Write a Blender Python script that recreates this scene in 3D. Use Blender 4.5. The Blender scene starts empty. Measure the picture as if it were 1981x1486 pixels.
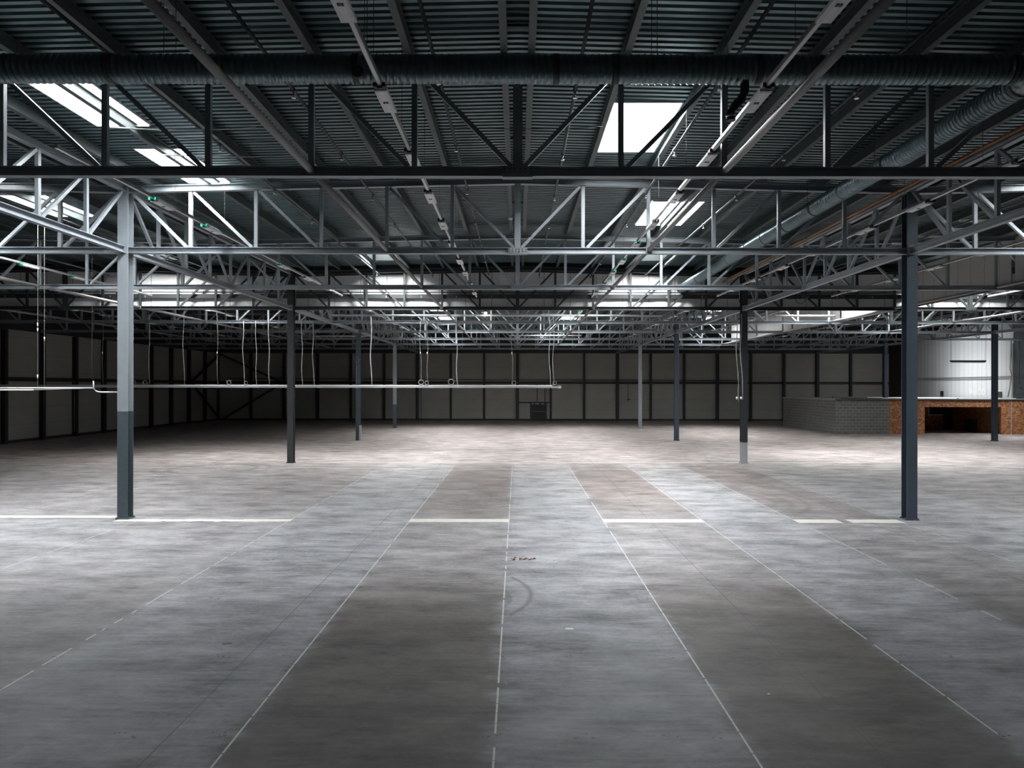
import bpy, math, random
from mathutils import Vector, Matrix
random.seed(7)
SC = bpy.context.scene
COL = SC.collection

# ------------------------------------------------------------------ set-out (metres)
EYE = 3.03                 # camera height
F = 1381.0                 # focal length in pixels of the 1981 x 1486 frame
VPX, VPY = 1001.0, 748.6   # vanishing point of the hall's length
CHORD = 6.08               # underside of the lattice girders
SLOPE = 0.0233             # roof fall
RISE = 1.60                # bottom of top chord above CHORD at a ridge
ROWS = [10.39 + 6 * k for k in range(9)]
COLROWS = [16.39 + 12 * k for k in range(4)]
WALL_Y = 64.39
XL, XR = -27.0, 45.0
Y0 = -3.0

def X(px, y): return (px - VPX) * y / F
def Z(py, y): return EYE + (VPY - py) * y / F
def roofdrop(x):           # distance below the ridge level
    xr = (x + 9) % 18 - 9
    return SLOPE * abs(xr)
ORD = ['first', 'second', 'third', 'fourth', 'fifth', 'sixth', 'seventh', 'eighth', 'ninth', 'tenth', 'eleventh', 'twelfth',
       'thirteenth', 'fourteenth', 'fifteenth', 'sixteenth', 'seventeenth', 'eighteenth', 'nineteenth', 'twentieth']

# ------------------------------------------------------------------ materials
def new_mat(name):
    m = bpy.data.materials.new(name); m.use_nodes = True
    nt = m.node_tree; b = nt.nodes['Principled BSDF']
    return m, nt, b
def mat(name, col, rough=0.6, metal=0.0, var=0.15, scale=6.0, bump=0.0, bscale=40.0, stretch=(1, 1, 1), spec=0.5):
    m, nt, b = new_mat(name)
    b.inputs['Roughness'].default_value = rough; b.inputs['Metallic'].default_value = metal
    b.inputs['Specular IOR Level'].default_value = spec
    tc = nt.nodes.new('ShaderNodeTexCoord'); mp = nt.nodes.new('ShaderNodeMapping'); mp.inputs['Scale'].default_value = stretch
    nt.links.new(tc.outputs['Object'], mp.inputs['Vector'])
    n = nt.nodes.new('ShaderNodeTexNoise'); n.inputs['Scale'].default_value = scale; n.inputs['Detail'].default_value = 5
    nt.links.new(mp.outputs['Vector'], n.inputs['Vector'])
    mx = nt.nodes.new('ShaderNodeMix'); mx.data_type = 'RGBA'
    nt.links.new(n.outputs['Fac'], mx.inputs['Factor'])
    mx.inputs['A'].default_value = [c * (1 - var) for c in col] + [1]
    mx.inputs['B'].default_value = [min(1, c * (1 + var)) for c in col] + [1]
    nt.links.new(mx.outputs['Result'], b.inputs['Base Color'])
    if bump:
        n2 = nt.nodes.new('ShaderNodeTexNoise'); n2.inputs['Scale'].default_value = bscale; n2.inputs['Detail'].default_value = 4
        nt.links.new(mp.outputs['Vector'], n2.inputs['Vector'])
        bp = nt.nodes.new('ShaderNodeBump'); bp.inputs['Strength'].default_value = bump; bp.inputs['Distance'].default_value = 0.05
        nt.links.new(n2.outputs['Fac'], bp.inputs['Height']); nt.links.new(bp.outputs['Normal'], b.inputs['Normal'])
    return m
def emit(name, col, strength):
    m, nt, b = new_mat(name)
    b.inputs['Base Color'].default_value = list(col) + [1]
    b.inputs['Emission Color'].default_value = list(col) + [1]; b.inputs['Emission Strength'].default_value = strength
    return m

SKY = 36.0
KW = 120.0
M = {}
M['steel'] = mat('blue_grey_painted_steel', (0.2500, 0.2800, 0.3020), 0.42, 0.0, 0.12, 5)
M['steel_low'] = mat('dark_petrol_painted_steel', (0.0525, 0.0735, 0.0840), 0.5, 0.0, 0.25, 8)
M['steel_dark'] = mat('near_black_steel', (0.03, 0.035, 0.036), 0.5, 0.0, 0.15, 6)  # black beams and planks; on the second columns it stands in for shade
M['col_dark'] = mat('dark_blue_painted_steel', (0.0638, 0.0863, 0.1125), 0.45, 0.0, 0.15, 6)
M['purlin'] = mat('weathered_grey_steel', (0.0600, 0.0760, 0.0760), 0.5, 0.2, 0.2, 8)
M['tube'] = mat('primer_grey_tube', (0.2000, 0.2000, 0.1960), 0.5, 0.0, 0.1, 6)
M['galv'] = mat('galvanised_spiral_steel', (0.15, 0.20, 0.215), 0.28, 0.75, 0.15, 30)
M['deck'] = mat('galvanised_roof_deck', (0.122, 0.172, 0.180), 0.34, 0.8, 0.25, 14, 0.0, 40, (0.4, 1, 1))
M['black'] = mat('black_plastic', (0.012, 0.014, 0.014), 0.5, 0, 0.1)
M['white'] = mat('white_enamel', (0.8200, 0.8200, 0.8200), 0.45, 0, 0.05)
M['lens'] = mat('grey_diffuser', (0.7200, 0.7200, 0.7300), 0.35, 0, 0.05, 40, 0, 1, (1, 20, 1))
M['green'] = mat('green_plastic', (0.02, 0.42, 0.22), 0.4, 0, 0.05)
M['orange'] = mat('copper_orange_pipe', (0.42, 0.15, 0.04), 0.45, 0, 0.15)
M['pipe_dark'] = mat('dark_sprinkler_pipe', (0.055, 0.065, 0.068), 0.5, 0.2, 0.15)
M['crumb'] = mat('rust_brown_crumb', (0.22, 0.11, 0.065), 0.8, 0, 0.2)
M['shade_black'] = mat('shade_black_upstand', (0.008, 0.009, 0.009), 0.95, 0, 0.1, spec=0.0)  # shade painted in: black keeps the lit inner faces dark
M['chrome'] = mat('bright_metal', (0.6, 0.6, 0.6), 0.25, 0.9, 0.05)
M['tray'] = mat('pale_painted_cable_tray', (0.4200, 0.4350, 0.4500), 0.45, 0.1, 0.12, 10)
M['cable'] = mat('pale_cable', (0.3600, 0.3500, 0.3350), 0.6, 0, 0.2, 8)
M['cable_dark'] = mat('dark_cable', (0.08, 0.08, 0.08), 0.6, 0, 0.2, 8)
M['plinth'] = mat('dark_wall_plinth', (0.05, 0.05, 0.047), 0.8, 0, 0.3, 3)
M['post'] = mat('dark_wall_post', (0.022, 0.026, 0.026), 0.55, 0, 0.15)
M['paint'] = mat('worn_white_floor_paint', (0.42, 0.412, 0.38), 0.6, 0, 0.25, 9)
M['line'] = mat('thin_white_floor_paint', (0.3400, 0.3350, 0.3250), 0.6, 0, 0.3, 12)
M['joint'] = mat('dark_floor_joint', (0.05, 0.05, 0.05), 0.8, 0, 0.2)
M['fabric_trim'] = mat('dark_flashing', (0.02, 0.026, 0.026), 0.6, 0, 0.2)
M['roofing'] = mat('pale_roofing_felt', (0.34, 0.34, 0.33), 0.8, 0, 0.4, 3)
M['dark_red'] = mat('dark_red_cladding', (0.035, 0.016, 0.013), 0.7, 0, 0.4, 4)  # blackish red far end of the partition
M['grey_clad'] = mat('grey_blue_cladding', (0.30, 0.34, 0.37), 0.5, 0, 0.08, 2)
M['curb'] = mat('white_skylight_upstand', (0.6, 0.61, 0.62), 0.5, 0, 0.1)
PANES = {}
def pane_mat(k):
    if k not in PANES: PANES[k] = emit('daylit_skylight_pane_%d' % len(PANES), (0.97, 0.985, 1.0), SKY * k)
    return PANES[k]
M['bulb'] = emit('lit_lamp', (1.0, 0.93, 0.78), 60)
M['ghost'] = mat('faded_lettering', (0.64, 0.64, 0.64), 0.5, 0, 0.05)

def ramp(nt, stops, inp):
    r = nt.nodes.new('ShaderNodeValToRGB')
    e = r.color_ramp.elements
    while len(e) > 1: e.remove(e[-1])
    for i, (p, c) in enumerate(stops):
        el = e[0] if i == 0 else e.new(p)
        el.position = p
        el.color = (c, c, c, 1) if not isinstance(c, tuple) else (*c, 1)
    nt.links.new(inp, r.inputs['Fac'])
    return r.outputs['Color']
class G:
    """tiny shader-maths helper"""
    def __init__(s, nt): s.nt = nt
    def m(s, op, a, b=0.0, c=None, clamp=False):
        n = s.nt.nodes.new('ShaderNodeMath'); n.operation = op; n.use_clamp = clamp
        for i, v in enumerate((a, b) if c is None else (a, b, c)):
            if isinstance(v, (int, float)): n.inputs[i].default_value = v
            else: s.nt.links.new(v, n.inputs[i])
        return n.outputs[0]
    def noise(s, vec, scale, detail=4, stretch=(1, 1, 1), rot=0.0, rough=0.5):
        mp = s.nt.nodes.new('ShaderNodeMapping'); mp.inputs['Scale'].default_value = stretch; mp.inputs['Rotation'].default_value = (0, 0, rot)
        s.nt.links.new(vec, mp.inputs['Vector'])
        n = s.nt.nodes.new('ShaderNodeTexNoise'); n.inputs['Scale'].default_value = scale; n.inputs['Detail'].default_value = detail
        n.inputs['Roughness'].default_value = rough
        s.nt.links.new(mp.outputs['Vector'], n.inputs['Vector'])
        return n.outputs['Fac']
    def mix(s, f, a, b, blend='MIX'):
        n = s.nt.nodes.new('ShaderNodeMix'); n.data_type = 'RGBA'; n.blend_type = blend
        for k, v in (('Factor', f), ('A', a), ('B', b)):
            if isinstance(v, (int, float)): n.inputs[k].default_value = v if k == 'Factor' else (v, v, v, 1)
            elif isinstance(v, tuple): n.inputs[k].default_value = (*v, 1)
            else: s.nt.links.new(v, n.inputs[k])
        return n.outputs['Result']

def floor_material():
    m, nt, b = new_mat('worn_concrete_floor'); g = G(nt)
    geo = nt.nodes.new('ShaderNodeNewGeometry'); pos = geo.outputs['Position']
    sx = nt.nodes.new('ShaderNodeSeparateXYZ'); nt.links.new(pos, sx.inputs[0])
    x, y = sx.outputs['X'], sx.outputs['Y']
    big = g.noise(pos, 0.55, 5)
    edge = g.noise(pos, 2.2, 4, (1, 1.6, 1))
    xd = g.m('ADD', x, g.m('MULTIPLY', g.m('SUBTRACT', edge, 0.5), 0.55))
    yd = g.m('ADD', y, g.m('MULTIPLY', g.m('SUBTRACT', big, 0.5), 2.6))
    def R(v, lo, hi): return (v - lo) / (hi - lo)
    # lanes across the hall: 1 = unworn dark storage lane, 0 = worn pale aisle
    edges = [(-14, .45), (-8.7, .45), (-8.5, .6), (-5.25, .62), (-5.0, .0), (-2.52, .0), (-2.35, 1), (-.28, 1), (-.1, .03), (1.86, .03), (2.06, 1),
             (4.1, 1), (4.3, .03), (6.2, .05), (6.45, .85), (8.45, .8), (8.8, .1), (11.5, .15), (12.2, .5), (14, .5)]
    xn = g.m('DIVIDE', g.m('ADD', xd, 14.0), 28.0, clamp=True)
    lane = ramp(nt, [(R(v, -14, 14), c) for v, c in edges], xn)
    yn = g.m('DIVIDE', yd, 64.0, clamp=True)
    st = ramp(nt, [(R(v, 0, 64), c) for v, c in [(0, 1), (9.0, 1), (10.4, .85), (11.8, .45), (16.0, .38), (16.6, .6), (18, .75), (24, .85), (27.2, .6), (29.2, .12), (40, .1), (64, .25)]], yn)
    dark = ramp(nt, [(0.0, (0.036, 0.036, 0.032)), (R(9.5, 0, 64), (0.056, 0.052, 0.047)), (R(12, 0, 64), (0.122, 0.106, 0.096)), (R(24, 0, 64), (0.108, 0.084, 0.073)), (1.0, (0.135, 0.112, 0.10))], yn)  # lane dirt, plus foreground dimness painted in at the near end
    pale = ramp(nt, [(0.0, (0.088, 0.094, 0.102)), (R(8, 0, 64), (0.118, 0.123, 0.132)), (R(11, 0, 64), (0.168, 0.171, 0.181)), (R(18, 0, 64), (0.172, 0.175, 0.182)), (R(26, 0, 64), (0.205, 0.20, 0.198)), (R(29, 0, 64), (0.265, 0.236, 0.222)), (1.0, (0.245, 0.212, 0.197))], yn)  # darkened towards the camera: foreground shade put into the base colour
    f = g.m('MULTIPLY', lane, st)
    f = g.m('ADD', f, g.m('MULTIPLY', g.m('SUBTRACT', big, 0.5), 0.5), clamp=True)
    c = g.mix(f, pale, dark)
    s1 = g.noise(pos, 1.0, 8, (0.55, 2.2, 1), 0.12, 0.68)
    s2 = g.noise(pos, 1.0, 8, (1.8, 15.0, 1), -0.07, 0.7)
    s3 = g.noise(pos, 14.0, 6, (1, 1, 1), 0, 0.7)
    s4 = g.noise(pos, 1.5, 9, (0.7, 1.2, 1), 0.5, 0.7)
    s = g.m('ADD', g.m('ADD', g.m('MULTIPLY', s1, 1.7), g.m('MULTIPLY', s2, 1.9)), g.m('ADD', g.m('MULTIPLY', s3, 0.9), g.m('MULTIPLY', s4, 2.9)))
    s = g.m('MAXIMUM', g.m('ADD', s, -2.7), 0.3)
    c = g.mix(1.0, c, s, 'MULTIPLY')
    # tyre marks: arcs worn into the slab
    for cx, cy, r, w, amt, lim in [(-1.41, 10.42, 1.61, 0.06, .8, -.1), (-1.0, 10.2, .9, .05, .6, -.22), (-3.2, 19.5, 2.2, .10, .3, -1.4), (-3.2, 19.5, 2.5, .06, .3, -1.2), (-3.2, 19.5, 1.85, .08, .3, -1.6), (4.6, 19.2, 2.6, .12, .4, 6.2), (4.6, 19.2, 3.0, .1, .4, 6.5), (4.6, 19.2, 2.2, .12, .35, 5.9), (-11.2, 26.3, 1.5, .2, .6, -20), (-11.2, 26.3, 2.0, .15, .4, -20), (8.6, 30.0, 5.5, .3, .3, 8)]:
        d = g.m('SQRT', g.m('ADD', g.m('POWER', g.m('SUBTRACT', x, cx), 2.0), g.m('POWER', g.m('SUBTRACT', y, cy), 2.0)))
        ring = g.m('SUBTRACT', 1.0, g.m('DIVIDE', g.m('ABSOLUTE', g.m('SUBTRACT', d, r)), w), clamp=True)
        half = g.m('GREATER_THAN', x, lim)
        ring = g.m('MULTIPLY', g.m('MULTIPLY', ring, half), g.m('MULTIPLY', s3, amt * 1.6))
        c = g.mix(ring, c, (0.035, 0.035, 0.035))
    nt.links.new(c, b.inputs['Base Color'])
    rr = g.m('ADD', 0.50, g.m('MULTIPLY', s2, 0.22)); nt.links.new(rr, b.inputs['Roughness'])
    b.inputs['Specular IOR Level'].default_value = 0.35
    bp = nt.nodes.new('ShaderNodeBump'); bp.inputs['Strength'].default_value = 0.12; bp.inputs['Distance'].default_value = 0.02
    nt.links.new(s3, bp.inputs['Height']); nt.links.new(bp.outputs['Normal'], b.inputs['Normal'])
    return m
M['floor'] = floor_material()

def panel_material(name, col, axis, seam, seam_w=0.02, other=None, var=0.1, dark=0.35, wrinkle=0.0, rough=0.6):
    """cladding: seams every `seam` metres along axis 0/1/2 of world space"""
    m, nt, b = new_mat(name); g = G(nt)
    geo = nt.nodes.new('ShaderNodeNewGeometry'); pos = geo.outputs['Position']
    sp = nt.nodes.new('ShaderNodeSeparateXYZ'); nt.links.new(pos, sp.inputs[0])
    n = g.noise(pos, 1.3, 5)
    def seammask(ax, pitch, w):
        fr = g.m('FRACT', g.m('DIVIDE', sp.outputs[ax], pitch))
        return g.m('LESS_THAN', fr, w / pitch)
    k = seammask(axis, seam, seam_w)
    if other: k = g.m('MAXIMUM', k, seammask(*other))
    c = g.mix(n, tuple(v * (1 - var) for v in col), tuple(v * (1 + var) for v in col))
    c = g.mix(k, c, tuple(v * dark for v in col))
    nt.links.new(c, b.inputs['Base Color']); b.inputs['Roughness'].default_value = rough
    if wrinkle:
        w = g.noise(pos, 1.7, 6, (1.0, 1.0, 0.6), 0, 0.6)
        bp = nt.nodes.new('ShaderNodeBump'); bp.inputs['Strength'].default_value = wrinkle; bp.inputs['Distance'].default_value = 0.25
        nt.links.new(w, bp.inputs['Height']); nt.links.new(bp.outputs['Normal'], b.inputs['Normal'])
    return m
M['wall_panel'] = panel_material('beige_grey_cassette_wall', (0.3700, 0.3620, 0.3250), 2, 0.95, 0.02, None, 0.12, 0.7)
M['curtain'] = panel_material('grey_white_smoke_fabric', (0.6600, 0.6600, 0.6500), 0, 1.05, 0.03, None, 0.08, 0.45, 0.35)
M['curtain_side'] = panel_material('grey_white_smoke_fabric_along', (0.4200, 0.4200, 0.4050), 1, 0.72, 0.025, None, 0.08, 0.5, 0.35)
M['white_clad'] = panel_material('white_ribbed_cladding', (0.5200, 0.5300, 0.5400), 1, 0.52, 0.035, (1, 0.81, 0.02), 0.05, 0.6)

def block_material():
    m, nt, b = new_mat('grey_concrete_block'); g = G(nt)
    geo = nt.nodes.new('ShaderNodeNewGeometry')
    sp = nt.nodes.new('ShaderNodeSeparateXYZ'); nt.links.new(geo.outputs['Position'], sp.inputs[0])
    cb = nt.nodes.new('ShaderNodeCombineXYZ')
    nt.links.new(g.m('ADD', sp.outputs['X'], sp.outputs['Y']), cb.inputs['X']); nt.links.new(sp.outputs['Z'], cb.inputs['Y'])
    br = nt.nodes.new('ShaderNodeTexBrick'); nt.links.new(cb.outputs[0], br.inputs['Vector'])
    br.inputs['Color1'].default_value = (0.145, 0.148, 0.138, 1); br.inputs['Color2'].default_value = (0.185, 0.188, 0.175, 1); br.inputs['Mortar'].default_value = (0.30, 0.30, 0.285, 1)
    br.inputs['Scale'].default_value = 1.0; br.inputs['Mortar Size'].default_value = 0.014; br.inputs['Brick Width'].default_value = 0.42; br.inputs['Row Height'].default_value = 0.2
    nt.links.new(br.outputs['Color'], b.inputs['Base Color']); b.inputs['Roughness'].default_value = 0.85
    return m
M['block'] = block_material()
def osb_material():
    m, nt, b = new_mat('oriented_strand_board'); g = G(nt)
    geo = nt.nodes.new('ShaderNodeNewGeometry')
    v = nt.nodes.new('ShaderNodeTexVoronoi'); v.inputs['Scale'].default_value = 11.0
    mp = nt.nodes.new('ShaderNodeMapping'); mp.inputs['Scale'].default_value = (1.0, 1.0, 1.7); mp.inputs['Rotation'].default_value = (0.3, 0.5, 0.2)
    nt.links.new(geo.outputs['Position'], mp.inputs['Vector']); nt.links.new(mp.outputs['Vector'], v.inputs['Vector'])
    sp = nt.nodes.new('ShaderNodeSeparateColor'); nt.links.new(v.outputs['Color'], sp.inputs[0])
    c = ramp(nt, [(0.0, (0.20, 0.075, 0.028)), (0.45, (0.36, 0.145, 0.06)), (0.8, (0.46, 0.21, 0.095)), (1.0, (0.66, 0.38, 0.20))], sp.outputs[0])
    nt.links.new(c, b.inputs['Base Color']); b.inputs['Roughness'].default_value = 0.7
    return m
M['osb'] = osb_material()

# ------------------------------------------------------------------ mesh building
class MB:
    def __init__(s): s.v = []; s.f = []; s.mi = []; s.mats = []; s.smooth = []
    def slot(s, m):
        if m not in s.mats: s.mats.append(m)
        return s.mats.index(m)
    def add(s, vs, fs, m, smooth=False):
        o = len(s.v); k = s.slot(m)
        s.v += [tuple(p) for p in vs]
        for f in fs: s.f.append([i + o for i in f]); s.mi.append(k); s.smooth.append(smooth)
    def box(s, lo, hi, m):
        x0, y0, z0 = lo; x1, y1, z1 = hi
        s.add([(x0, y0, z0), (x1, y0, z0), (x1, y1, z0), (x0, y1, z0), (x0, y0, z1), (x1, y0, z1), (x1, y1, z1), (x0, y1, z1)],
              [(0, 3, 2, 1), (4, 5, 6, 7), (0, 1, 5, 4), (1, 2, 6, 5), (2, 3, 7, 6), (3, 0, 4, 7)], m)
    def frame(s, p0, p1, up):
        p0 = Vector(p0); p1 = Vector(p1); d = (p1 - p0).normalized(); up = Vector(up)
        r = d.cross(up)
        if r.length < 1e-5: r = d.cross(Vector((0, 1, 0)))
        r.normalize(); u = r.cross(d).normalized()
        return p0, p1, r, u
    def sweep(s, p0, p1, prof, m, up=(0, 0, 1), smooth=False):
        p0, p1, r, u = s.frame(p0, p1, up); n = len(prof)
        vs = [p + r * a + u * b for p in (p0, p1) for a, b in prof]
        fs = [[i, (i + 1) % n, (i + 1) % n + n, i + n] for i in range(n)]
        o = len(s.v); s.add(vs, fs, m, smooth)
        s.add([], [], m)
        k = s.slot(m)
        s.f.append([o + i for i in range(n)][::-1]); s.f.append([o + n + i for i in range(n)]); s.mi += [k, k]; s.smooth += [False, False]
    def bar(s, p0, p1, w, h, m, up=(0, 0, 1)):
        s.sweep(p0, p1, [(-w / 2, -h / 2), (w / 2, -h / 2), (w / 2, h / 2), (-w / 2, h / 2)], m, up)
    def ibeam(s, p0, p1, h, w, m, t=0.012, tw=0.009, up=(0, 0, 1)):
        a, b, c = w / 2, h / 2, tw / 2
        prof = [(-a, -b), (a, -b), (a, -b + t), (c, -b + t), (c, b - t), (a, b - t), (a, b), (-a, b), (-a, b - t), (-c, b - t), (-c, -b + t), (-a, -b + t)]
        s.sweep(p0, p1, prof, m, up)
    def cyl(s, p0, p1, r, m, n=10, up=(0, 0, 1)):
        s.sweep(p0, p1, [(r * math.cos(2 * math.pi * i / n), r * math.sin(2 * math.pi * i / n)) for i in range(n)], m, up, True)
    def tube(s, pts, r, m, n=8, closed=False):
        pts = [Vector(p) for p in pts]; k = len(pts); rings = []
        for i, p in enumerate(pts):
            a = pts[(i - 1) % k] if (closed or i > 0) else p
            b = pts[(i + 1) % k] if (closed or i < k - 1) else p
            d = (b - a).normalized(); ref = Vector((0, 0, 1)) if abs(d.z) < 0.9 else Vector((0, 1, 0))
            rr = d.cross(ref).normalized(); u = rr.cross(d)
            q = r[i] if isinstance(r, (list, tuple)) else r
            rings.append([p + rr * q * math.cos(2 * math.pi * j / n) + u * q * math.sin(2 * math.pi * j / n) for j in range(n)])
        vs = [v for ring in rings for v in ring]; fs = []
        for i in range(k if closed else k - 1):
            for j in range(n):
                a = i * n; b = ((i + 1) % k) * n
                fs.append([a + j, a + (j + 1) % n, b + (j + 1) % n, b + j])
        s.add(vs, fs, m, True)
        if not closed:
            o = len(s.v) - len(vs); kk = s.slot(m)
            s.f.append([o + i for i in range(n)][::-1]); s.f.append([o + (k - 1) * n + i for i in range(n)]); s.mi += [kk, kk]; s.smooth += [False, False]
    def quad(s, a, b, c, d, m): s.add([a, b, c, d], [(0, 1, 2, 3)], m)
    def mesh(s, name):
        me = bpy.data.meshes.new(name); me.from_pydata(s.v, [], s.f)
        for mm in s.mats: me.materials.append(mm)
        me.polygons.foreach_set('material_index', s.mi); me.polygons.foreach_set('use_smooth', s.smooth)
        me.update(); return me
    def build(s, name, parent=None, loc=(0, 0, 0)): return put(name, s.mesh(name), parent, loc)

def put(name, me, parent=None, loc=(0, 0, 0)):
    o = bpy.data.objects.new(name, me); COL.objects.link(o); o.location = loc
    if parent: o.parent = parent
    return o
def tag(o, label, cat, group=None, kind='thing'):
    o['label'] = label; o['category'] = cat; o['kind'] = kind
    if group: o['group'] = group
    return o
def thing(name, label, cat, loc=(0, 0, 0), group=None, kind='thing'):
    return tag(put(name, None, None, loc), label, cat, group, kind)
def struct(o): o['kind'] = 'structure'; return o
CACHE = {}
def cached(key, fn):
    if key not in CACHE:
        b = MB(); fn(b); CACHE[key] = b.mesh(key[0])
    return CACHE[key]

# ------------------------------------------------------------------ skylights (plan rectangles)
SKYL = [  # x0, x1, y0, y1, description
    (1.66, 2.84, 12.4, 14.9, 'skylight right of the ridge above the first bright truss, crossed by a thin strut'),
    (3.55, 4.9, 18.7, 21.5, 'skylight behind the right lighting row, farther than the big one right of the ridge'),
    (-7.75, -6.8, 10.7, 13.16, 'long skylight at upper left below the cross duct'),
    (-7.75, -6.8, 14.4, 16.9, 'skylight at upper left just behind the nearest dark truss'),
    (-13.3, -12.0, 18.1, 20.3, 'skylight left of the left column, seen through the bright trusses'),
    (-13.3, -12.0, 13.3, 15.9, None),
    (11.9, 13.2, 13.3, 15.9, None),
    (-5.55, -4.45, 25.9, 27.4, 'skylight close in front of the smoke curtain, left of the ridge'),
    (4.45, 5.55, 25.9, 27.4, 'skylight close in front of the smoke curtain, right of the ridge'),
    (-14.4, -13.0, 25.9, 27.4, None), (16.4, 17.7, 25.9, 27.4, None),
    (-5.55, -4.45, 30.2, 33.0, None), (3.1, 4.2, 30.2, 33.0, None), (13.3, 14.5, 31.0, 34.5, None), (20.2, 21.5, 30.2, 33.0, None), (-13.3, -12.0, 31.0, 33.5, None),
    (-2.85, -1.6, 36.6, 39.4, None), (3.1, 4.2, 36.6, 39.4, None), (20.2, 21.5, 37, 39.5, None),
    (-5.55, -4.45, 42.6, 45.6, None), (1.66, 2.84, 42.6, 45.6, None), (11.9, 13.2, 42.6, 45.6, None), (30.2, 31.6, 50.0, 54.6, None), (29.8, 31.2, 41.6, 44.2, None),
    (-5.55, -4.45, 49.4, 51.6, None), (3.1, 4.2, 49.4, 51.6, None), (13.3, 14.5, 49.4, 51.6, None),
]
PITCH = 0.16
def snap(y): return Y0 + round((y - Y0) / PITCH) * PITCH
SKYL = [(a, b, snap(c), snap(d), t) for a, b, c, d, t in SKYL]
DECKZ = CHORD + RISE + 0.15 + 0.20      # underside of the deck at a ridge

# ------------------------------------------------------------------ shell
def shell():
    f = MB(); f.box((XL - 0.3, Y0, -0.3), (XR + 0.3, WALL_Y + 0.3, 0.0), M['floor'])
    # saw-cut joints and drilled anchor holes belong to the slab
    for jx in (-3.02, 3.0, 7.9, -12, 12): f.box((jx - .0035, 1, 0.0), (jx + .0035, 30, 0.0012), M['joint'])
    for jy in (34.4, 40.4): f.box((-20, jy - .01, 0), (20, jy + .01, 0.0012), M['joint'])
    rnd = random.Random(3)
    for ry in (6.2, 8.03, 10.25, 12.47, 14.7):
        for lx in (-5.15, -4.3, -3.4, -2.6, -.19, .55, 1.3, 1.8, 4.25, 4.9, 5.6, 6.2, 8.5):
            if lx not in (-5.15, -2.6, -.19, 1.8, 4.25, 6.2) and rnd.random() < .35: continue
            for k in range(rnd.choice((2, 3, 4, 5))):
                px = lx + rnd.uniform(-.11, .11); py = ry + rnd.uniform(-.05, .05); r = rnd.uniform(.008, .016)
                f.add([(px + r * 1.3 * math.cos(a * math.pi / 3), py + r * math.sin(a * math.pi / 3), .0015) for a in range(6)], [tuple(range(6))], M['joint'])
    struct(f.build('floor'))
    # corrugated deck, one slope at a time, with openings for the skylights
    d = MB(); ys = []
    nr = int((WALL_Y - Y0) / PITCH) + 1
    for i in range(nr):
        y = Y0 + i * PITCH; ys += [(y, 0), (y + .075, 0), (y + .092, .05), (y + .143, .05)]
    ys.append((Y0 + nr * PITCH, 0))
    for hb in range(8):
        xa = XL + hb * 9; xb = xa + 9
        xs = {xa, xb}
        for a, b, *_ in SKYL:
            if a >= xa and b <= xb: xs |= {a, b}
        xs = sorted(xs); base = len(d.v); nx = len(xs)
        vs = [(x, y, DECKZ - roofdrop(min(max(x, xa + 1e-6), xb - 1e-6)) + h) for y, h in ys for x in xs]
        fs = []
        for j in range(len(ys) - 1):
            yc = (ys[j][0] + ys[j + 1][0]) / 2
            for i in range(nx - 1):
                xc = (xs[i] + xs[i + 1]) / 2
                if any(a < xc < b and c < yc < e for a, b, c, e, _ in SKYL): continue
                fs.append((j * nx + i, (j + 1) * nx + i, (j + 1) * nx + i + 1, j * nx + i + 1))
        d.add(vs, fs, M['deck'])
    struct(d.build('ceiling'))
    # walls
    w = struct(put('wall_back', None))
    b = MB(); b.box((XL, WALL_Y, 0.16), (XR, WALL_Y + .3, 6.06), M['wall_panel']); b.build('panels', w)
    b = MB(); b.box((XL, WALL_Y - .02, 0.0), (XR, WALL_Y + .3, .16), M['plinth']); b.build('plinth', w)
    b = MB(); b.box((XL, WALL_Y, 6.06), (XR, WALL_Y + .3, 8.6), M['fabric_trim']); b.build('upper_band', w)
    for k in range(25):
        x = XL + 3 * k; wd = .26 if k % 3 == 0 else .2
        b = MB(); b.ibeam((x, WALL_Y - .13, 0), (x, WALL_Y - .13, 6.04), .24, wd, M['post'], up=(0, 1, 0)); b.build('post', w)
        if k < 24:
            b = MB(); b.box((x + wd / 2, WALL_Y - .14, 3.3), (x + 3 - wd / 2, WALL_Y, 3.52), M['post']); b.build('girt', w)
    for p0, p1 in (((-26.8, 6.0), (-21.1, 3.4)), ((-26.4, .15), (-21.1, 3.35)), ((-15.1, 3.4), (-20.9, 3.4))):
        b = MB(); b.bar((p0[0], WALL_Y - .3, p0[1]), (p1[0], WALL_Y - .3, p1[1]), .12, .16, M['post']); b.build('brace', w)
    b = MB(); b.cyl((-26, WALL_Y - .18, 3.75), (20, WALL_Y - .18, 3.62), .035, M['cable_dark'], 8, (0, 0, 1)); b.build('conduit', w)
    w = struct(put('wall_left', None))
    b = MB(); b.box((XL - .3, Y0, .16), (XL, WALL_Y, 6.06), M['wall_panel']); b.build('panels', w)
    b = MB(); b.box((XL - .3, Y0, 0), (XL + .02, WALL_Y, .16), M['plinth']); b.build('plinth', w)
    b = MB(); b.box((XL - .3, Y0, 6.06), (XL, WALL_Y, 8.6), M['fabric_trim']); b.build('upper_band', w)
    for k in range(11):
        y = 34.39 + 3 * k
        if y > WALL_Y - 1: break
        b = MB(); b.ibeam((XL + .13, y, 0), (XL + .13, y, 6.04), .24, .24, M['post'], up=(1, 0, 0)); b.build('post', w)
        for z in (3.3, 2.82):
            b = MB(); h = .22 if z > 3 else .05
            b.box((XL, y + .12, z), (XL + .12, y + 2.88, z + h), M['post']); b.build('girt', w)
    for p0, p1 in (((64.2, 6.0), (58.5, 3.4)), ((64.0, .15), (58.5, 3.35))):
        b = MB(); b.bar((XL + .3, p0[0], p0[1]), (XL + .3, p1[0], p1[1]), .12, .16, M['post']); b.build('brace', w)
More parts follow.
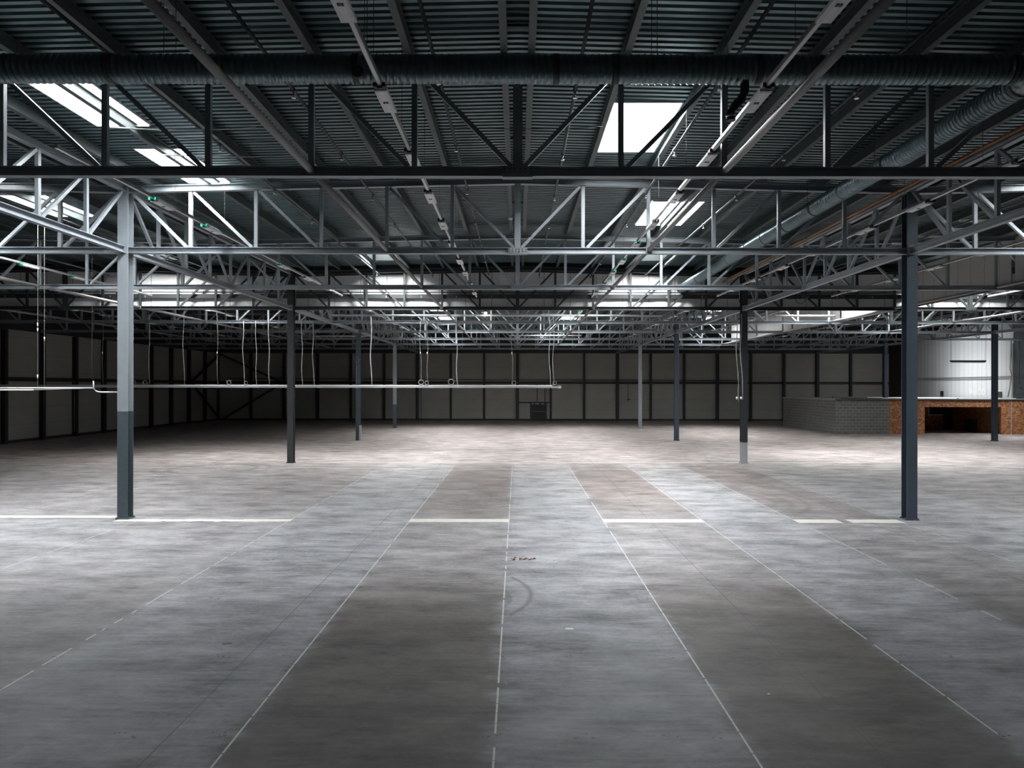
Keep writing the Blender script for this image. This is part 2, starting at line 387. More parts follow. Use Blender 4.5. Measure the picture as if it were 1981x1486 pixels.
    for y in (43.0, 48.8):
        b = MB(); b.cyl((XL + .32, y, .3), (XL + .32, y, 3.3), .035, M['tube']); b.build('downpipe', w)
    b = MB(); b.box((XR, Y0, 0), (XR + .3, WALL_Y, 8.6), M['wall_panel']); struct(b.build('wall_right'))
    b = MB(); b.box((XL, Y0 - .3, 0), (XR, Y0, 8.6), M['wall_panel']); struct(b.build('wall_front'))
    # door in the back wall with its frame and operator
    y = WALL_Y - .03
    d = struct(put('door_1', None))
    b = MB(); b.box((1.24, y - .04, .02), (2.55, y + .02, 1.55), M['post']); b.build('door_leaf', d)
    b = MB(); b.box((.1, y - .06, 1.56), (2.9, y + .02, 1.68), M['post']); b.box((1.14, y - .06, 0), (1.235, y + .02, 1.56), M['post']); b.box((2.555, y - .06, 0), (2.65, y + .02, 1.56), M['post']); b.build('door_frame', d)
    b = MB(); b.box((1.3, y - .07, .8), (2.5, y - .05, .84), M['tube']); b.build('push_bar', d)
    b = MB()
    for a, c in ((1.3, 1.5), (1.62, 1.95), (2.15, 2.4)): b.box((a, y - .1, 1.47), (c, y - .07, 1.53), M['white'])
    b.build('door_closer', d)
    b = MB(); b.cyl((1.78, y - .08, 1.7), (1.78, y - .08, 3.3), .03, M['post']); b.cyl((2.48, y - .08, 1.7), (2.48, y - .08, 3.3), .03, M['post']); b.build('conduit', d)
shell()

SPREAD = 94.0
PGAIN = {1: 2.0, 2: 1.2, 3: 1.5, 4: 2.0, 5: 1.6, 6: 2.0, 7: 2.2, 23: .5, 24: .5}
GAIN = {1: .62, 3: .36, 4: .6, 5: .5, 6: .45, 7: .45, 8: 4.2, 9: 4.2, 10: 3.0, 11: 4.2, 12: .62, 13: .62, 15: .7, 16: .35, 17: .58, 18: .58, 19: .6, 20: .5, 21: .58, 22: .58, 23: .55, 24: .6, 25: .85, 26: .85, 27: .85}
def skylights():
    n = 0
    for a, b, c, d, t in SKYL:
        n += 1
        zl = lambda x: DECKZ - roofdrop(x)
        e = struct(put('window_%d' % n, None, None, ((a + b) / 2, (c + d) / 2, zl((a + b) / 2))))
        e['label'] = t or 'white daylit roof skylight over the hall'
        ox, oy, oz = e.location
        deep = 25.7 < c < 26.1; m = MB(); h = .45 if deep else .36; th = .03; cm = M['shade_black'] if deep else M['curb']  # upstands near the curtain are black instead of white to look unlit
        for (p, q) in (((a - th, c - th), (a, d + th)), ((b, c - th), (b + th, d + th)), ((a, c - th), (b, c)), ((a, d), (b, d + th))):
            zz = min(zl(p[0]), zl(q[0]))
            m.box((p[0] - ox, p[1] - oy, zz - oz - .02), (q[0] - ox, q[1] - oy, zz - oz + h), cm)
        m.build('upstand', e)
        m = MB(); zz = max(zl(a), zl(b)) - oz + h - .06
        m.box((a - ox, c - oy, zz), (b - ox, d - oy, zz + .02), pane_mat(.5 if deep else PGAIN.get(n, 1.0))); m.build('pane', e)
        la = bpy.data.lights.new('skylight_daylight', 'AREA'); la.shape = 'RECTANGLE'; la.size = b - a - .04; la.size_y = d - c - .04
        la.energy = KW * (b - a) * (d - c) * GAIN.get(n, 1.0); la.color = (0.97, 0.985, 1.0); la.spread = math.radians(165 if deep else SPREAD)
        lo = bpy.data.objects.new('skylight_daylight', la); COL.objects.link(lo); lo.location = ((a + b) / 2, (c + d) / 2, zz + oz - .035)
        m = MB(); k = max(1, int((d - c) / .85))
        for i in range(1, k):
            yy = c + (d - c) * i / k - oy; m.box((a - ox, yy - .012, zz - .03), (b - ox, yy + .012, zz - .002), M['curb'])
        m.build('glazing_bar', e)
skylights()

# ------------------------------------------------------------------ columns
def column(x, y, label, mats, low=None, guard=None, top=None):
    h = top or (CHORD + RISE - SLOPE * 9 + .14)
    e = thing('steel_column', label, 'column', (x, y, 0), 'steel roof columns')
    up, lo = mats
    cut = low or 0.0
    def shaft(b, z0, z1, m): b.ibeam((0, 0, z0), (0, 0, z1), .24, .24, m, .017, .012, up=(0, 1, 0))
    if cut:
        b = MB(); shaft(b, .02, cut, lo); o = b.build('lower_shaft', e); o['label'] = 'darker painted lower part of the column'
        b = MB(); shaft(b, cut, h, up); b.build('shaft', e)
    else:
        b = MB(); shaft(b, .02, h, up); b.build('shaft', e)
    b = MB(); b.box((-.15, -.15, 0), (.15, .15, .02), lo)
    for sx in (-1, 1):
        for sy in (-1, 1): b.cyl((sx * .13, sy * .13, .02), (sx * .13, sy * .13, .045), .014, M['pipe_dark'], 6, (0, 1, 0))
    b.build('base_plate', e)
    if guard:
        gx, gh = guard
        b = MB(); b.box((gx - .07, -.2, .02), (gx + .07, -.135, gh), M['tray']); b.box((gx - .07, -.2, .02), (gx - .055, .1, gh), M['tray'])
        o = b.build('corner_guard', e); o['label'] = 'pale sheet metal guard at the foot'
    return e
S, L_, D, C_ = M['steel'], M['steel_low'], M['steel_dark'], M['col_dark']
column(-9, 16.39, 'pale blue-grey I-section column with dark lower part, nearest on the left', (S, L_), 2.46)
column(9, 16.39, 'dark blue I-section column, nearest on the right, hiding part of the board-clad office', (C_, C_))
column(-9, 28.39, 'black-looking column, second of the left row, beside the smoke curtain', (D, D))  # near-black base colour paints in the lack of light
column(9, 28.39, 'black-looking column with grey foot, second of the right row', (D, M['tray']), .84)  # upper shaft near-black to look unlit; the grey foot is a guard
column(-9, 40.39, 'blue-grey column with a pale guard at its foot, third of the left row', (C_, L_), 1.9, (.14, .85))
column(9, 40.39, 'dark blue column, third of the right row, standing clear of the guard plates', (C_, C_))
column(-9, 52.39, 'pale blue column with dark foot, farthest of the left row before the back wall', (S, L_), 1.75)
column(9, 52.39, 'thin pale blue column, farthest of the right row before the back wall', (S, S))
column(27, 40.39, 'dark blue column standing in front of the board-clad office at far right', (C_, C_), 2.1)
column(27, 52.39, 'column rising behind the flat roof of the block and board office', (C_, C_))

# ------------------------------------------------------------------ lattice girders
def place(name, key, fn, parent, loc=(0, 0, 0)): return put(name, cached(key, fn), parent, loc)
NO_DIAG = 3          # the panel without a diagonal, counted from mid-span
def cross_truss(xc, y, end, label, near=False, mt='steel'):
    e = thing('roof_truss', label, 'truss', (xc, y, CHORD), 'lattice trusses across the hall')
    st = M[mt]
    def bc(b): b.ibeam((-end, 0, .07), (end, 0, .07), .14, .14, st)
    def tc(b):
        z = RISE + .075
        for s in (-1, 1): b.ibeam((0, 0, z), (s * end, 0, z - SLOPE * end), .15, .14, st)
    place('bottom_chord', ('bottom_chord', end, mt), bc, e); place('top_chord', ('top_chord', end, mt), tc, e)
    for k in range(-5, 6):
        xx = 1.5 * k; h = RISE - SLOPE * abs(xx)
        def vs(b, h=h, k=k):
            if k == 0: b.ibeam((0, 0, .14), (0, 0, h + .03), .12, .14, st, .01, .01, up=(0, 1, 0))
            else: b.bar((0, 0, .14), (0, 0, h), .08, .07, st, (0, 1, 0))
        place('vertical_strut', ('vertical_strut', abs(k), mt), vs, e, (xx, 0, 0))
    for s in (-1, 1):
        for k in range(6):
            if k == 2: continue
            xb, xt = 1.5 * k, 1.5 * (k + 1)
            if k == 5: xt = 8.9
            zt = RISE - SLOPE * xt
            def dg(b, s=s, xb=xb, xt=xt, zt=zt): b.bar((s * (xb + .09), 0, .145), (s * (xt - .07), 0, zt - .02), .065, .065, st, (0, 1, 0))
            place('diagonal_brace', ('diagonal_brace', s, k, mt), dg, e)
    def sp(b):
        for sy in (-1, 1):
            b.box((-.22, sy * .074 - .004, .015), (.22, sy * .074 + .004, .125), st)
            for i in range(6):
                for z in (.045, .095): b.cyl((-.19 + .076 * i, sy * .078, z), (-.19 + .076 * i, sy * .098, z), .013, M['pipe_dark'], 6)
        b.box((-.22, -.07, -.012), (.22, .07, -.001), st)
    place('splice_plate', ('splice_plate', mt), sp, e)
    def gp(b):
        for s in (-1, 1):
            b.box((s * (end - .03) - .008, -.07, .0), (s * (end - .03) + .008, .07, .14), st)
    place('end_plate', ('end_plate', end, mt), gp, e)
    return e
BAYS = [(-18, 'over the left aisle'), (0, 'over the middle aisle'), (18, 'over the right aisle'), (36, 'beyond the far right columns')]
for i, y in enumerate(ROWS):
    iscol = any(abs(y - c) < .1 for c in COLROWS)
    for xc, where in BAYS:
        if xc == 36 and y < 45: continue
        if xc == 36 and y > 47: continue
        if xc == -18 and y > 53: pass
        tail = {0: 'nearest to the camera', 1: 'in line with the two nearest columns', 3: 'just before the smoke curtain', 4: 'first behind the smoke curtain'}.get(i, ORD[i] + ' row from the camera')
        if xc == 36: lab = 'grey lattice truss at far right before the pale partition wall'
        else: lab = '%s lattice truss %s, %s' % ('dark' if i in (0, 3) else 'grey', where, tail)
        cross_truss(xc, y, 8.95 if iscol else 8.925, lab, mt='steel_dark' if i == 3 else 'steel')  # row before the curtain takes the near-black steel

def long_truss(x, y0, y1, label):
    n = 8; e = thing('side_truss', label, 'truss', (x, (y0 + y1) / 2, CHORD), 'lattice trusses along the column lines')
    Lh = (y1 - y0) / 2 - .1205; h = RISE - SLOPE * 9; st = M['steel']
    place('bottom_chord', ('long_bottom',), lambda b: b.ibeam((0, -Lh, .07), (0, Lh, .07), .15, .13, st), e, )
    place('top_chord', ('long_top',), lambda b: b.ibeam((0, -Lh, h + .07), (0, Lh, h + .07), .13, .13, st), e)
    for k in range(-3, 4):
        place('vertical_strut', ('long_vertical',), lambda b: b.bar((0, 0, .146), (0, 0, h + .004), .07, .08, st, (0, 1, 0)), e, (0, 1.5 * k, 0))
    for s in (-1, 1):
        for k in range(4):
            ya, yb = 1.5 * k, min(1.5 * (k + 1), Lh)
            place('diagonal_brace', ('long_diagonal', s, k), lambda b: b.bar((0, s * (ya + .09), .15), (0, s * (yb - .06), h - .01), .065, .065, st, (1, 0, 0)), e)
    def gp(b):
        for s in (-1, 1): b.box((-.1, s * Lh - .006 * (s + 1), -.03), (.1, s * Lh + .006 * (1 - s), .19), st)
    place('end_plate', ('long_end',), gp, e)
    return e
LN = {-9: 'the left column line', 9: 'the right column line', 27: 'the far right column line'}
SPANS = [(4.39, 16.39, 'from above the camera to the nearest column'), (16.39, 28.39, 'between first and second columns'), (28.39, 40.39, 'between second and third columns'), (40.39, 52.39, 'between third and fourth columns'), (52.39, 64.39, 'last column to back wall')]
for x in (-9, 9, 27):
    for a, b, t in SPANS:
        if x == 27 and a < 28: continue
        long_truss(x, a, b, 'grey lattice truss along %s, %s' % (LN[x], t))

# bracing tubes between the bottom chords
for xc, bt in ((-18, 'left aisle'), (0, 'middle aisle'), (18, 'right aisle')):
    for s in (-3, 3):
        prev = 4.46
        for i, y in enumerate(ROWS):
            b = MB(); ya, yb = (prev, y - .0706); b.cyl((0, 0, 0), (0, yb - ya, 0), .052, M['tube'], 12)
            b.cyl((0, .0, 0), (0, .02, 0), .07, M['tube'], 12); b.cyl((0, yb - ya - .02, 0), (0, yb - ya, 0), .07, M['tube'], 12)
            o = b.build('bracing_tube', None, (xc + s, ya, CHORD + .09))
            side = 'left' if s < 0 else 'right'
            tag(o, 'grey bracing tube in the %s, %s of the ridge, %s' % (bt, side, 'before the nearest truss' if i == 0 else 'between %s and %s trusses' % (ORD[i - 1], ORD[i])), 'tube', 'bottom chord bracing tubes')
            prev = y + .0706

# ------------------------------------------------------------------ purlins and sprinkler pipes
PX = [.2 + 1.37 * k for k in range(7)]
for xc, bt in ((-18, 'left aisle'), (0, 'middle aisle'), (18, 'right aisle'), (36, 'far right bay')):
    for s in (-1, 1):
        for k, p in enumerate(PX):
            x = xc + s * p; z = CHORD + RISE + .1515 - SLOPE * p
            ph = .197
            ya, yb = (4.0, WALL_Y - .05) if xc != 36 else (38.0, WALL_Y - .05)
            b = MB(); b.ibeam((0, 0, ph / 2), (0, yb - ya, ph / 2), ph, .1, M['purlin'], .01, .008)
            o = b.build('roof_purlin', None, (x, ya, z))
            tag(o, 'steel roof purlin over the %s, %s on the %s of its ridge' % (bt, 'innermost' if k == 0 else ORD[k] + ' out', 'left' if s < 0 else 'right'), 'purlin', 'roof purlins')
            if k == 0 and s == 1 and xc == 0:
                for q, yy in enumerate([9.0, 9.7, 12.6, 14.1, 19.0, 21.0]):
                    c = MB(); c.box((-.145, -.03, 0), (.145, .03, .04), M['pipe_dark'])
                    tag(c.build('ridge_bracket', None, (0, yy, z + .085)), 'dark ridge bracket tying the two ridge purlins, %s from the camera' % ORD[q], 'bracket', 'ridge brackets')
for k in range(7):
    x = (-5.42, -3.33, -1.12, .85, 2.86, 5.03, 7.12)[k]
    b = MB(); z = 7.35 if k == 4 else 7.43 if abs(x) < 6 else 7.36
    e = thing('sprinkler_pipe', 'thin dark sprinkler pipe under the middle roof, %s from the left' % ORD[k], 'pipe', (x, 5.0, z), 'sprinkler pipes')
    b.cyl((0, 0, 0), (0, 23.2, 0), .026, M['pipe_dark'], 8); b.build('pipe', e)
    for q in range(8):
        yy = 2.2 + 2.9 * q + .5 * (k % 2)
        if yy > 23: continue
        place('sprinkler_head', ('sprinkler_head',), lambda b: (b.cyl((0, 0, -.1), (0, 0, -.02), .012, M['chrome'], 6, (0, 1, 0)), b.cyl((0, 0, -.115), (0, 0, -.1), .035, M['chrome'], 8, (0, 1, 0)), b.cyl((0, -.05, 0), (0, .05, 0), .036, M['pipe_dark'], 8)), e, (0, yy, 0))
for xc, bt in ((-18, 'left'), (18, 'right')):
    for k in range(4):
        x = xc - 6.2 + 4.1 * k
        b = MB(); b.cyl((0, 0, 0), (0, 20.0, 0), .026, M['pipe_dark'], 8)
        tag(b.build('sprinkler_pipe', None, (x, 8, 7.38)), 'thin dark sprinkler pipe under the %s aisle roof, %s from the left' % (bt, ORD[k]), 'pipe', 'sprinkler pipes')

# ------------------------------------------------------------------ lighting rows
LZ = 6.53
LROWS = [(-20.2, 13.65, 2.34, 'far left lighting row'), (-14.15, 13.65, 2.34, 'second lighting row from the left'), (-6.78, 13.67, 2.34, 'lighting row beside the left column line'),
         (-1.6, 6.435, 2.225, 'lighting row just left of the ridge'), (2.895, 6.435, 2.225, 'lighting row right of the ridge'), (7.72, 11.4, 2.34, 'lighting row beside the right column line'),
         (12.14, 13.75, 2.34, 'lighting row in the right aisle'), (18.2, 15.8, 2.34, 'lighting row at far right')]
def fixture_meshes(b):
    w, l = .075, .335
    b.box((-w, -l, -.03), (w, l, .012), M['white']); b.box((-w + .012, -l + .02, -.036), (-.03, l - .02, -.03), M['lens']); b.box((.03, -l + .02, -.036), (w - .012, l - .02, -.03), M['lens'])
    b.box((-.03, -l + .02, -.034), (.03, l - .02, -.03), M['white'])
for r, (x, ys, pt, nm) in enumerate(LROWS):
    ye = 27.9 if r in (3, 4) else 27.6
    segs = [(max(6.2, ys - 3.2), ye)] + ([(29.0, 55.0)] if r != 0 else [(29.0, 50.0)])
    for sgi, (a, c) in enumerate(segs):
        e = thing('lighting_rail', 'slim grey trunking of the %s, %s the smoke curtain' % (nm, 'before' if sgi == 0 else 'behind'), 'lighting rail', (x, a, LZ), 'lighting rails')
        b = MB(); b.box((-.03, 0, 0), (.03, c - a, .05), M['tube']); b.box((-.02, 0, -.006), (.02, c - a, 0), M['white']); b.build('trunking', e)
        n = int((c - a) / 2.4)
        for q in range(n):
            yy = 1.25 + q * 2.4; h = DECKZ - roofdrop(x) - LZ - .004
            if min(abs(abs((x + 9) % 18 - 9) - p) for p in PX) < .075: h -= .2
            b = MB(); b.cyl((0, 0, .05), (0, 0, h), .004, M['cable_dark'], 5, (0, 1, 0)); b.build('suspension_wire', e, (0, yy, 0))
    y = ys; q = 0; k = 0
    while y < 52:
        q += 1
        if not (27.2 < y < 29.6):
            px = VPX + F * x / y
            yy = y
            for rw in ROWS:
                if abs(yy - rw) < .52: yy = rw + (.54 if yy > rw else -.54)
            if -40 < px < 2020:
                e = thing('ceiling_light', 'white linear light on the %s, %s from the camera' % (nm, ORD[k]), 'ceiling light', (x, yy, LZ - .019), 'linear lights on the rails')
                hs = place('housing', ('housing',), fixture_meshes, e)
                place('sensor', ('sensor',), lambda b: (b.box((-.03, -.02, -.042), (-.004, .02, -.034), M['black']), b.box((.004, -.02, -.042), (.03, .02, -.034), M['black'])), hs)
                col = 'green' if (r in (0, 1, 2, 6) or (r in (4,) and k > 4)) else 'black'
                o = place('end_connector', ('end_connector', col), lambda b: (b.box((-.07, -.435, -.02), (-.035, -.336, .03), M[col]), b.box((.035, -.435, -.02), (.07, -.336, .03), M[col]), b.box((-.035, -.39, -.02), (.035, -.336, .0), M['black'])), e)
                if col == 'green': o['label'] = 'green plastic end connector'
                k += 1
        y += pt

# ------------------------------------------------------------------ ducts
def ribbed(b, pts_fn, length, r, m, step=.08, n=24):
    pts = []; rad = []; t = 0.0
    while t < length:
        pts += [t, t + step * .8, t + step * .86, t + step * .94]; rad += [r, r, r + .009, r + .009]; t += step
    pts.append(length); rad.append(r)
    b.tube([pts_fn(p) for p in pts], rad, m, n)
def ducts():
    R = .169; zc = 6.95; yc = 8.81; xd = 6.5
    e = thing('air_duct', 'galvanised spiral air duct crossing the roof and turning back along the right', 'duct', (0, yc, zc))
    x0, x1 = -8.6, 6.09
    b = MB(); ribbed(b, lambda t: (x0 + t, 0, 0), x1 - x0, R, M['galv']); o = b.build('cross_run', e)
    # segmented elbow
    rb = xd - x1; b = MB(); pts = []
    for i in range(6):
        a = math.pi / 2 * i / 5; pts.append((x1 + rb * math.sin(a), rb * (1 - math.cos(a)), 0))
    b.tube(pts, R + .004, M['galv'], 20)
    for i in range(len(b.smooth)): pass
    b.build('elbow', e)
    y1 = rb; ylen = 28.40 - yc - y1
    b = MB(); ribbed(b, lambda t: (xd, y1 + t, 0), ylen, R, M['galv']); b.build('long_run', e)
    def collar(c, ax, w=.07, rr=R + .013, m=M['pipe_dark']):
        b = MB(); d = (w / 2, 0, 0) if ax == 'x' else (0, w / 2, 0)
        b.cyl((-d[0], -d[1], 0), d, rr, m, 20); b.build('joint_collar', e, c)
    for px in (215, 690, 1075, 1190, 1465): collar((X(px, yc), 0, 0), 'x')
    collar((x1, 0, 0), 'x'); collar((xd, y1, 0), 'y')
    for yy in (11.0, 12.5, 14.2, 15.6, 17.2, 18.7, 20.0, 21.8, 23.6, 25.6, 27.0): collar((xd, yy - yc, 0), 'y', .05)
    # branch stubs
    b = MB(); b.tube([(2.80, 0, -.15), (2.80, 0, -.28), (2.77, .01, -.35), (2.68, .03, -.44), (2.64, .03, -.53), (2.64, .03, -.62)], .055, M['black'], 12)
    b.cyl((2.64, .03, -.55), (2.64, .03, -.58), .062, M['chrome'], 12, (0, 1, 0)); o = b.build('branch_outlet', e); o['label'] = 'black flexible drop hanging from the duct'
    b = MB(); b.cyl((X(695, 8.7), -.22, -.12), (X(695, 8.7), -.1, -.1), .07, M['black'], 14); o = b.build('branch_outlet', e); o['label'] = 'short black capped stub'
    for i, xx in enumerate((-4.37, -4.22, -1.86, -1.78, 1.65, 1.72, 4.8)):
        b = MB(); b.cyl((xx, 0, R), (xx, 0, DECKZ - roofdrop(xx) - zc - .004), .005, M['cable_dark'], 5, (0, 1, 0)); b.build('hanger_rod', e)
    for i, yy in enumerate((13, 16, 19, 22, 25)):
        b = MB(); b.cyl((xd, yy - yc, R), (xd, yy - yc, DECKZ - roofdrop(xd) - zc - .004), .006, M['cable_dark'], 5, (0, 1, 0)); b.build('hanger_rod', e)
    # orange pipe
    e = thing('orange_pipe', 'thin orange pipe running along the roof right of the big duct', 'pipe', (8.16, 6.5, 7.24))
    b = MB(); b.cyl((0, 0, 0), (0, 21.8, 0), .03, M['orange'], 10); b.build('pipe', e)
    for q in range(8):
        b = MB(); b.cyl((0, -.012, 0), (0, .012, 0), .036, M['pipe_dark'], 10); b.build('clip', e, (0, 4 + 2.4 * q, 0))
    b = MB(); b.cyl((0, 0, 0), (0, 21, 0), .035, M['tube'], 10)
    tag(b.build('grey_pipe', None, (7.95, 6.5, 7.05)), 'grey pipe running just below the orange pipe', 'pipe')
    b = MB(); b.ibeam((0, 0, 0), (0, 22, 0), .05, .09, M['tube'])
    tag(b.build('cable_channel', None, (8.42, 6.5, 7.3)), 'flat grey cable channel running beside the orange pipe', 'cable channel')
ducts()

# ------------------------------------------------------------------ smoke curtains
def curtains():
    y = 28.62
    def fabric(xa, xb):
        b = MB(); n = int((xb - xa) / .35); rnd = random.Random(5); rows = 7
        vs = []; fs = []
        for i in range(n + 1):
            x = xa + (xb - xa) * i / n; top = CHORD + RISE - .02 - roofdrop(x)
            for j in range(rows + 1):
                z = 6.24 + (top - 6.24) * j / rows
                vs.append((x, y + (rnd.uniform(-.02, .02) if 0 < j < rows else 0), z))
        for i in range(n):
            for j in range(rows): fs.append((i * (rows + 1) + j, (i + 1) * (rows + 1) + j, (i + 1) * (rows + 1) + j + 1, i * (rows + 1) + j + 1))
        m = len(vs); vs2 = [(a, c + .03, d) for a, c, d in vs]
        b.add(vs, fs, M['curtain'], True); b.add(vs2, [f[::-1] for f in fs], M['curtain'], True)
        return b
    for xa, xb, t in ((-26.9, -9.12, 'left'), (-8.88, 8.88, 'middle'), (9.12, 26.9, 'right')):
        o = fabric(xa, xb).build('smoke_curtain')
        tag(o, 'pale wrinkled smoke curtain hung across the %s aisle behind the second columns' % t, 'smoke curtain', 'smoke curtains across the hall')
    for xc in (-18, 0, 18):
        b = MB()
        for s in (-1, 1):
            vs = []
            for yy in (y - .03, y + .05):
                vs += [(xc, yy, CHORD + RISE - .04), (xc + s * 8.99, yy, CHORD + RISE - .04 - SLOPE * 9), (xc + s * 8.99, yy, DECKZ + .06 - SLOPE * 9), (xc, yy, DECKZ + .06)]
            b.add(vs, [(0, 1, 2, 3), (7, 6, 5, 4), (0, 4, 5, 1), (2, 6, 7, 3)], M['fabric_trim'])
        struct(b.build('trim_%d' % (1 + (xc + 18) // 18)))
    for xa, xb, t in ((-26.85, -9.16, 'left'), (-8.84, 8.84, 'middle'), (9.16, 26.85, 'right')):
        e = thing('curtain_rail', 'black steel beam before the smoke curtain of the %s aisle' % t, 'beam', ((xa + xb) / 2, y - .105, 6.56), 'beams before the smoke curtain'); hw = (xb - xa) / 2
        b = MB(); b.box((-hw, -.045, 0), (hw, .045, .16), M['steel_dark']); b.build('beam', e)
        b = MB(); b.cyl((-hw, -.02, .24), (hw, -.02, .24), .02, M['steel_dark'], 8); b.build('pipe', e)
        for q in range(12):
            b = MB(); b.box((-.012, -.053, .02), (.012, -.045, .1), M['tray']); b.build('clip', e, (-hw + .8 + 1.4 * q, 0, 0))
    xx = 15.55; cuts = [20.0] + [r for r in ROWS if 20 < r < 52] + [52.0]
    for q in range(len(cuts) - 1):
        ya, yb = cuts[q] + .09, cuts[q + 1] - .09
        if abs(cuts[q] - 28.39) < .1: ya += .2
        b = MB(); n = int((yb - ya) / .35); rnd = random.Random(9 + q); rows = 6; vs = []; fs = []
        top = CHORD + RISE + .12 - roofdrop(xx)
        for i in range(n + 1):
            yy = ya + (yb - ya) * i / n
            for j in range(rows + 1):
                vs.append((xx + (rnd.uniform(-.02, .02) if 0 < j < rows else 0), yy, 6.26 + (top - 6.26) * j / rows))
        for i in range(n):
            for j in range(rows): fs.append((i * (rows + 1) + j, i * (rows + 1) + j + 1, (i + 1) * (rows + 1) + j + 1, (i + 1) * (rows + 1) + j))
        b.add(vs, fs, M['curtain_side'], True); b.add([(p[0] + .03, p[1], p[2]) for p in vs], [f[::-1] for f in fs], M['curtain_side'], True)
        b.box((xx - .05, ya, 6.18), (xx + .08, yb, 6.26), M['steel_dark'])
        tag(b.build('side_smoke_curtain'), 'grey smoke curtain running lengthwise in the right aisle, %s length from the camera' % ORD[q], 'smoke curtain', 'lengthwise smoke curtains')
curtains()

# ------------------------------------------------------------------ office, partition wall
def office():
    y = 46.3; h = 2.2; x0 = 20.65; xb = 24.14; t = .12
    e = thing('office', 'low flat-roofed office of grey blocks and orange strand board at far right', 'office', (28, y, 0))
    def part(nm, boxes, m, lab=None):
        b = MB()
        for lo, hi in boxes: b.box((lo[0] - 28, lo[1] - y, lo[2]), (hi[0] - 28, hi[1] - y, hi[2]), M[m])
        o = b.build(nm, e)
        if lab: o['label'] = lab
        return o
    part('block_wall', [((x0, y, 0), (xb, y + t, h)), ((x0, y + t, 0), (x0 + t, 55.5, h))], 'block', 'grey concrete block walls')
    xo0, xo1 = X(1789, y), X(1937, y); xo2 = 32.0
    part('strand_board_front', [((xb, y, 0), (xo0, y + t, h)), ((xo0, y, 1.76), (xo1, y + t, h)), ((xo1, y, 0), (xo2, y + t, h))], 'osb', 'orange strand board front with a wide opening')
    part('strand_board_end', [((xo2 + .06, y - .02, 0), (37.5, y + t, h))], 'osb', 'strand board panel at the frame edge')
    part('corner_trim', [((xo2, y - .03, 0), (xo2 + .05, y + t, h + .01))], 'tray')
    part('inner_board_wall', [((xo0, 52.0, 0), (31.0, 52.1, h)), ((31.7, 52.0, 0), (31.8, 52.1, h)), ((31.7, y + t, 0), (31.8, 52.0, h)), ((xo0 - .1, y + t, 0), (xo0, 52.1, h))], 'osb')
    part('inner_door', [((31.0, 52.03, 0), (31.7, 52.08, 2.0))], 'post', 'dark doorway leaf')
    part('inner_window', [((29.95, 51.96, 1.0), (31.0, 52.0, 1.06)), ((29.95, 51.97, 1.06), (30.0, 52.0, 1.75))], 'white', 'white window sill and frame')
    part('inner_window_pane', [((30.0, 51.985, 1.06), (31.0, 51.998, 1.75))], 'post')
    part('cabinet', [((31.25, 49.2, 0), (31.69, 49.9, .85))], 'post')
    part('roof_slab', [((x0 - .04, y - .04, h), (26.7, 55.54, h + .07)), ((27.3, y - .04, h), (33.35, 55.54, h + .07)), ((26.7, y - .04, h), (27.3, 52.1, h + .07)), ((26.7, 52.7, h), (27.3, 55.54, h + .07))], 'roofing', 'pale flat roof seen edge on')
    part('roof_edge', [((x0 - .05, y - .06, h - .03), (33.35, y - .045, h + .05))], 'steel_dark')
    for q, (a, c, d, f, z, m, lab) in enumerate([(21.4, 24.0, 47.0, 47.2, .05, 'steel_dark', 'dark plank lying on the office roof near its left corner'), (22.6, 25.0, 51, 51.3, .09, 'roofing', 'pale batten lying on the office roof at the back'),
                                         (25.3, 28.6, 46.6, 46.9, .05, 'white', 'long white panel strip lying along the front edge of the office roof'), (28.9, 32.6, 46.7, 47.0, .06, 'white', 'white panel strip on the office roof, right of the first strip')]):
        b = MB(); b.box((-(c - a) / 2, -(f - d) / 2, 0), ((c - a) / 2, (f - d) / 2, z), M[m])
        tag(b.build('roof_plank', None, ((a + c) / 2, (d + f) / 2, h + .071)), lab, 'plank')
    # tall partition of white ribbed sheets
    w = struct(put('wall_partition', None))
    b = MB(); b.box((33.5, 48.3, 0), (33.6, 60.0, 7.6), M['white_clad']); b.build('white_cladding', w)
    b = MB(); b.box((33.5, 60.0, 0), (33.6, WALL_Y, 7.6), M['dark_red']); b.build('dark_cladding', w)
    b = MB(); b.box((33.5, 48.2, 0), (XR, 48.3, 7.6), M['grey_clad']); b.build('grey_cladding', w)
    for z in (3.62, 3.76):
        b = MB(); b.box((33.46, 48.3, z), (33.5, 60, z + .05), M['tube']); b.build('wall_rail', w)
        b = MB(); b.box((33.5, 48.16, z), (XR, 48.2, z + .04), M['tube']); b.build('wall_rail', w)
    b = MB(); b.box((33.36, 48.05, 0), (33.5, 48.2, 6.0), M['tube']); b.build('corner_post', w)
    for i, (px, py) in enumerate(((1822, 760), (1934, 762))):
        yy = 33.47 * F / (px - VPX); zz = Z(py, yy)
        b = MB(); b.box((-.04, -.2, -.19), (0, .2, .19), M['black'])
        for q in range(4): b.box((-.05, -.17, -.15 + .09 * q), (-.04, .17, -.11 + .09 * q), M['pipe_dark'])
        tag(b.build('wall_vent', None, (33.499, yy, zz)), ['small black louvred vent low on the white partition, left one', 'small black louvred vent on the white partition beside the column'][i], 'vent', 'vents on the white partition')
    yy = 33.44 * F / (1889 - VPX)
    cu = bpy.data.curves.new('faded_lettering', 'FONT'); cu.body = 'VesCO'; cu.size = .62; cu.align_x = 'CENTER'; cu.extrude = .002
    cu.materials.append(M['ghost'])
    tmp = bpy.data.objects.new('lettering', cu); COL.objects.link(tmp); bpy.context.view_layer.update()
    me = bpy.data.meshes.new_from_object(tmp); bpy.data.objects.remove(tmp); bpy.data.curves.remove(cu)
